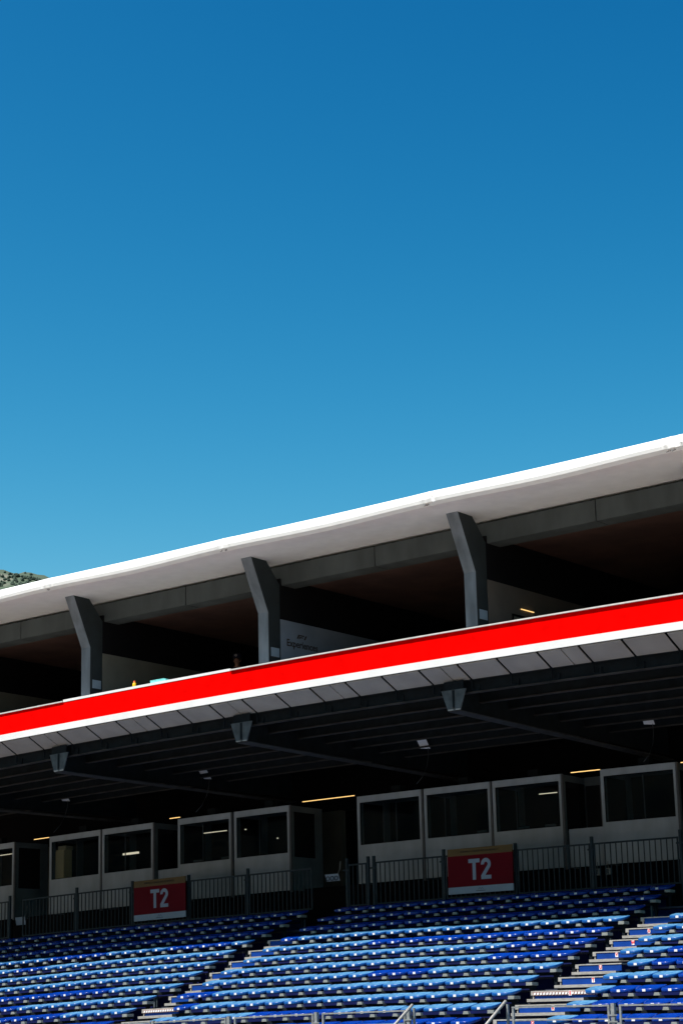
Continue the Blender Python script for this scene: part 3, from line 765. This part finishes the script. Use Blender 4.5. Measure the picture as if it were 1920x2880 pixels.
stairs([-21.6, -21.48, -21.37, -21.26, -21.15, -21.02, -21.09, -20.90, -20.82], ['', 'X', 'W', 'V', 'U', 'T', 'S', 'R', 'Q'], 'blue aisle stairs with red row letters, X at the top down to Q', [.95, .95, .95, .95, .91, 1.16, 1.30, 1.25, 1.2], [.4, .44, .44, .44, .46, .66, .76, .70, .72])

# ------------------------------------------------------------------ fence behind the top row
def fence_panel(a, b, lab, post_left=True, post_right=False):
    y = 39.3; mid = (a + b) / 2; zb = 3.53; zt = 4.505
    t = thing('fence_panel', lab, 'fence', (mid, y, zb - .5), 'steel bar fence panels behind the top row')
    m = MB(True); m.box(a, b, y - .018, y + .018, zt - .025, zt + .012); m.box(a, b, y - .015, y + .015, zb, zb + .03)
    m.box(a, a + .03, y - .015, y + .015, zb + .03, zt - .025); m.box(b - .03, b, y - .015, y + .015, zb + .03, zt - .025)
    m.build('frame', M['fence'], t)
    m = MB(True); n = max(3, round((b - a) / .137)); 
    for k in range(1, n):
        x = a + (b - a) * k / n; m.box(x - .009, x + .009, y - .009, y + .009, zb + .031, zt - .026)
    m.build('bars', M['fence'], t)
    if post_left:
        m = MB(True); x = a - .05; m.box(x - .03, x + .03, y - .025, y + .035, 2.9, 4.66); m.build('post', M['fence'], t)
        m = MB(True); m.box(x - .10, x + .09, y - .03, y - .026, 4.36, 4.40); m.build('clamp', M['fence'], t)
    if post_right:
        m = MB(True); x = b + .05; m.box(x - .03, x + .03, y - .025, y + .035, 2.9, 4.66); m.build('post', M['fence'], t)
FP = [(-47.0, -45.1, 'steel bar fence panel at the far picture edge', 0, 0), (-45.0, -43.07, 'steel bar fence panel before the farthest booth', 0, 1), (-42.5, -40.49, 'steel bar fence panel across the dark gap right of the white notice', 0, 0),
      (-40.38, -38.45, 'steel bar fence panel just left of the far T2 sign', 1, 0), (-38.33, -36.46, 'steel bar fence panel hidden behind the far T2 sign', 1, 0),
      (-36.35, -34.47, 'steel bar fence panel just right of the far T2 sign', 1, 0), (-34.36, -32.35, 'steel bar fence panel in front of the end booth, ending at the doorway', 1, 0),
      (-31.22, -30.68, 'short steel bar fence panel right of the doorway gap', 1, 1), (-30.41, -28.46, 'steel bar fence panel just left of the near T2 sign', 1, 0),
      (-28.37, -26.49, 'steel bar fence panel hidden behind the near T2 sign', 1, 0), (-26.38, -24.47, 'steel bar fence panel just right of the near T2 sign', 1, 0),
      (-24.37, -22.27, 'steel bar fence panel in front of the nearest booth', 1, 0), (-22.16, -20.3, 'steel bar fence panel leaving the picture at the near end', 1, 0)]
for a, b, lab, pl, pr_ in FP: fence_panel(a, b, lab, pl, pr_)

# ------------------------------------------------------------------ T2 signs
def t2_sign(a, b, lab):
    y = 39.2; mid = (a + b) / 2; w_ = b - a
    z0, z1, z2, z3 = 3.61, 3.765, 4.465, 4.63
    dz = bow(mid, y, 4)
    t = thing('section_sign', lab, 'sign', (mid, y, z0 + dz), 'red T2 section signs on the fence')
    t.rotation_euler = (0, bow_rot(mid, y, 4), 0)
    bs = (mid, y, z0)
    m = MB(); m.box(a, b, y, y + .03, z1, z2); m.build('red_field', M['signred'], t, base=bs)
    m = MB(); m.box(a, b, y, y + .03, z2 + .001, z3); m.build('gold_band', M['gold'], t, base=bs)
    m = MB(); m.box(a, b, y, y + .03, z0, z1 - .001); m.build('white_band', M['signwhite'], t, base=bs)
    # T and 2, condensed bold
    H = .47; s0 = mid - .31; zb = 3.905; m = MB()
    tw = .31; st = .088
    m.prism([(s0, zb + H), (s0, zb + H - .088), (s0 + tw / 2 - st / 2, zb + H - .088), (s0 + tw / 2 - st / 2, zb), (s0 + tw / 2 + st / 2, zb), (s0 + tw / 2 + st / 2, zb + H - .088), (s0 + tw, zb + H - .088), (s0 + tw, zb + H)], y - .004, y - .001, axis='y')
    x2 = s0 + .345; cw = .27; rr = .135
    outer = [(x2 + rr + rr * math.cos(R(q)), zb + H - rr * 1.0 + rr * math.sin(R(q))) for q in range(185, -31, -15)]
    inner = [(x2 + rr + (rr - .085) * math.cos(R(q)), zb + H - rr + (rr - .085) * math.sin(R(q))) for q in range(185, -31, -15)]
    k = len(outer); vs = []
    pts_o = outer + [(x2 + .115, zb + .085), (x2 + .275, zb + .085), (x2 + .275, zb), (x2, zb)]
    # ribbon of quads: hook and diagonal
    rib_o = outer + [(x2 + .112, zb + .0853)]; rib_i = inner + [(x2 + .0, zb + .0853)]
    for (p0, p1, q0, q1) in zip(rib_o[:-1], rib_o[1:], rib_i[:-1], rib_i[1:]):
        m.prism([p0, p1, q1, q0], y - .004, y - .001, axis='y')
    m.prism([(x2, zb), (x2 + .275, zb), (x2 + .275, zb + .085), (x2, zb + .085)], y - .004, y - .001, axis='y')
    m.build('lettering', M['signwhite'], t, base=bs)
    o = text_obj('small_lettering', 'FORMULA 1 GRAND PRIX DE MONACO', .062, M['ink'], t, (0, 0, 0), .95); o.location = (0, -.004, (z2 + z3) / 2 - z0)
    m = MB(); m.box(mid - .12, mid + .13, y - .003, y - .001, z0 + .04, z0 + .052)
    m.tube([(mid - .06, y - .003, z0 + .07), (mid - .02, y - .003, z0 + .12), (mid + .02, y - .003, z0 + .075), (mid + .05, y - .003, z0 + .115), (mid + .08, y - .003, z0 + .075)], .004, 5)
    m.build('emblem', M['inkblue'], t, base=bs)
t2_sign(-38.223, -36.42, 'dark red T2 sign with gold top band, farther of the two')
t2_sign(-28.247, -26.46, 'dark red T2 sign with gold top band, nearer of the two')

# notices hanging on a cord
def notice(x, z, w_, h_, lab, rings, cord):
    y = 39.5; zz = z + bow(x, y, z)
    t = thing('paper_notice', lab, 'notice', (x, y, zz))
    m = MB(); m.add([(-w_ / 2 - .02, -.02, h_ / 2), (w_ / 2 - .02, -.005, h_ / 2), (w_ / 2 + .02, .01, -h_ / 2), (-w_ / 2 + .02, .0, -h_ / 2), (-w_ / 2 - .02, -.014, h_ / 2), (w_ / 2 - .02, .001, h_ / 2), (w_ / 2 + .02, .016, -h_ / 2), (-w_ / 2 + .02, .006, -h_ / 2)],
                    [(0, 1, 2, 3), (7, 6, 5, 4), (0, 4, 5, 1), (1, 5, 6, 2), (2, 6, 7, 3), (3, 7, 4, 0)])
    m.build('sheet', M['signwhite'], t, base=(0, 0, 0))
    if rings:
        m = MB()
        for q in (-.13, .0, .13):
            m.tube([(q + .05 * math.cos(R(30 * k)), -.022, -.02 + .05 * math.sin(R(30 * k))) for k in range(13)], .011, 5)
        m.build('printed_rings', M['inkblue'], t, base=(0, 0, 0))
    m = MB(); m.tube([(w_ / 2 - .03, 0, h_ / 2), (w_ / 2 + cord * .5, -.05, h_ / 2 + .10), (w_ / 2 + cord, -.12, h_ / 2 + .27)], .008, 5); m.build('cord', M['brk'], t, base=(0, 0, 0))
notice(-31.88, 4.26, .40, .17, 'white paper notice printed with three dark rings, tied across the doorway gap', True, .15)
notice(-42.80, 3.97, .36, .21, 'plain white paper notice tied up in the far dark gap', False, .2)
for x, lab in ((-25.5, 'small pale electrical box under the recessed link, left of a pair'), (-25.22, 'small pale electrical box under the recessed link, right of a pair')):
    y = 41.2; t = thing('electrical_box', lab, 'electrical box', (x, y, 4.0 + bow(x, y, 4)))
    m = MB(); m.box(-.055, .055, 0, .08, 0, .15); m.build('housing', M['galv'], t, base=(0, 0, 0), bevel=.008)
    m = MB(); m.box(-.04, .04, -.008, -.001, .02, .13); m.tube([(0, .04, .151), (0, .04, .3)], .01, 6); m.build('cover', M['boothside'], t, base=(0, 0, 0))

# ------------------------------------------------------------------ steel barriers in front of the first rows
def barrier(a, b, lab, yy=29.0):
    mid = (a + b) / 2; zt = .785; z0 = .03
    t = thing('steel_barrier', lab, 'barrier', (mid, yy, z0), 'galvanised barriers along the front walkway')
    m = MB(True)
    m.box(a, b, yy - .02, yy + .02, zt - .016, zt + .010); m.box(a, b, yy - .012, yy + .012, zt - .222, zt - .203); m.box(a, b, yy - .015, yy + .015, z0 + .1, z0 + .13)
    m.box(a, a + .035, yy - .018, yy + .018, z0, zt - .016); m.box(b - .035, b, yy - .018, yy + .018, z0, zt - .016)
    m.build('frame', M['galv'], t)
    m = MB(True); x = b + .085; m.box(x - .05, x + .012, yy - .03, yy + .03, z0, zt + .03); m.build('post', M['galv'], t)
    m = MB(True)
    for q in (.52, .62, .3): m.box(x - .11, x + .07, yy - .042, yy - .032, q, q + .022)
    m.build('clamp', M['galv'], t)
barrier(-29.75, -27.84, 'galvanised barrier panel at the far end, under the far seat block')
barrier(-27.80, -25.95, 'galvanised barrier panel below the narrow aisle stairs')
barrier(-25.75, -23.90, 'galvanised barrier panel, left of two in front of the middle seat block')
barrier(-23.70, -21.88, 'galvanised barrier panel, right of two before the middle seat block, beside a handrail')
barrier(-19.70, -17.85, 'galvanised barrier panel across the foot of the lettered steps')
barrier(-17.67, -15.8, 'galvanised barrier panel at the near corner of the picture')
for x, z1, lab in ((-21.75, .905, 'sloping steel handrail ending the middle barriers'), (-19.84, .90, 'sloping steel handrail left of the lettered steps')):
    dz = 0
    t = thing('stair_handrail', lab, 'handrail', (x, 28.4, .03), 'sloping handrails down to the walkway')
    m = MB(); m.tube([(x, 29.02, z1), (x, 28.5, z1 - .335), (x, 28.0, z1 - .66)], .026, 10); m.build('rail', M['alu'], t)
    m = MB(); m.box(x + .03, x + .065, 28.98, 29.02, .03, z1 - .05); m.build('post', M['galv'], t)
    m = MB(); m.box(x - .02, x + .02, 28.03, 28.07, .03, z1 - .66); m.build('post', M['galv'], t)

# ------------------------------------------------------------------ unseen apartment block, added tall to cut sky fill and darken booth panes
AB = thing('sky_blocker_apartments', 'unseen apartment block, added tall to block sky light and darken booth windows', 'building', (-130, -80, -3))
m = MB(); m.box(-300, -148.5, -95, -60, -3, 40); m.box(-148.5, -60, -110, -75, -3, 58); m.box(-60, 60, -100, -70, -3, 62); m.build('wall', M['stucco'], AB)
for k in range(16):
    m = MB()
    for q in range(22): m.box(-146 + q * 9, -144 + q * 9, -74.99 if q < 9 else -69.99, -74.9 if q < 9 else -69.9, .5 + k * 3.3, 2.3 + k * 3.3)
    m.build('window_row', M['shutter'], AB)
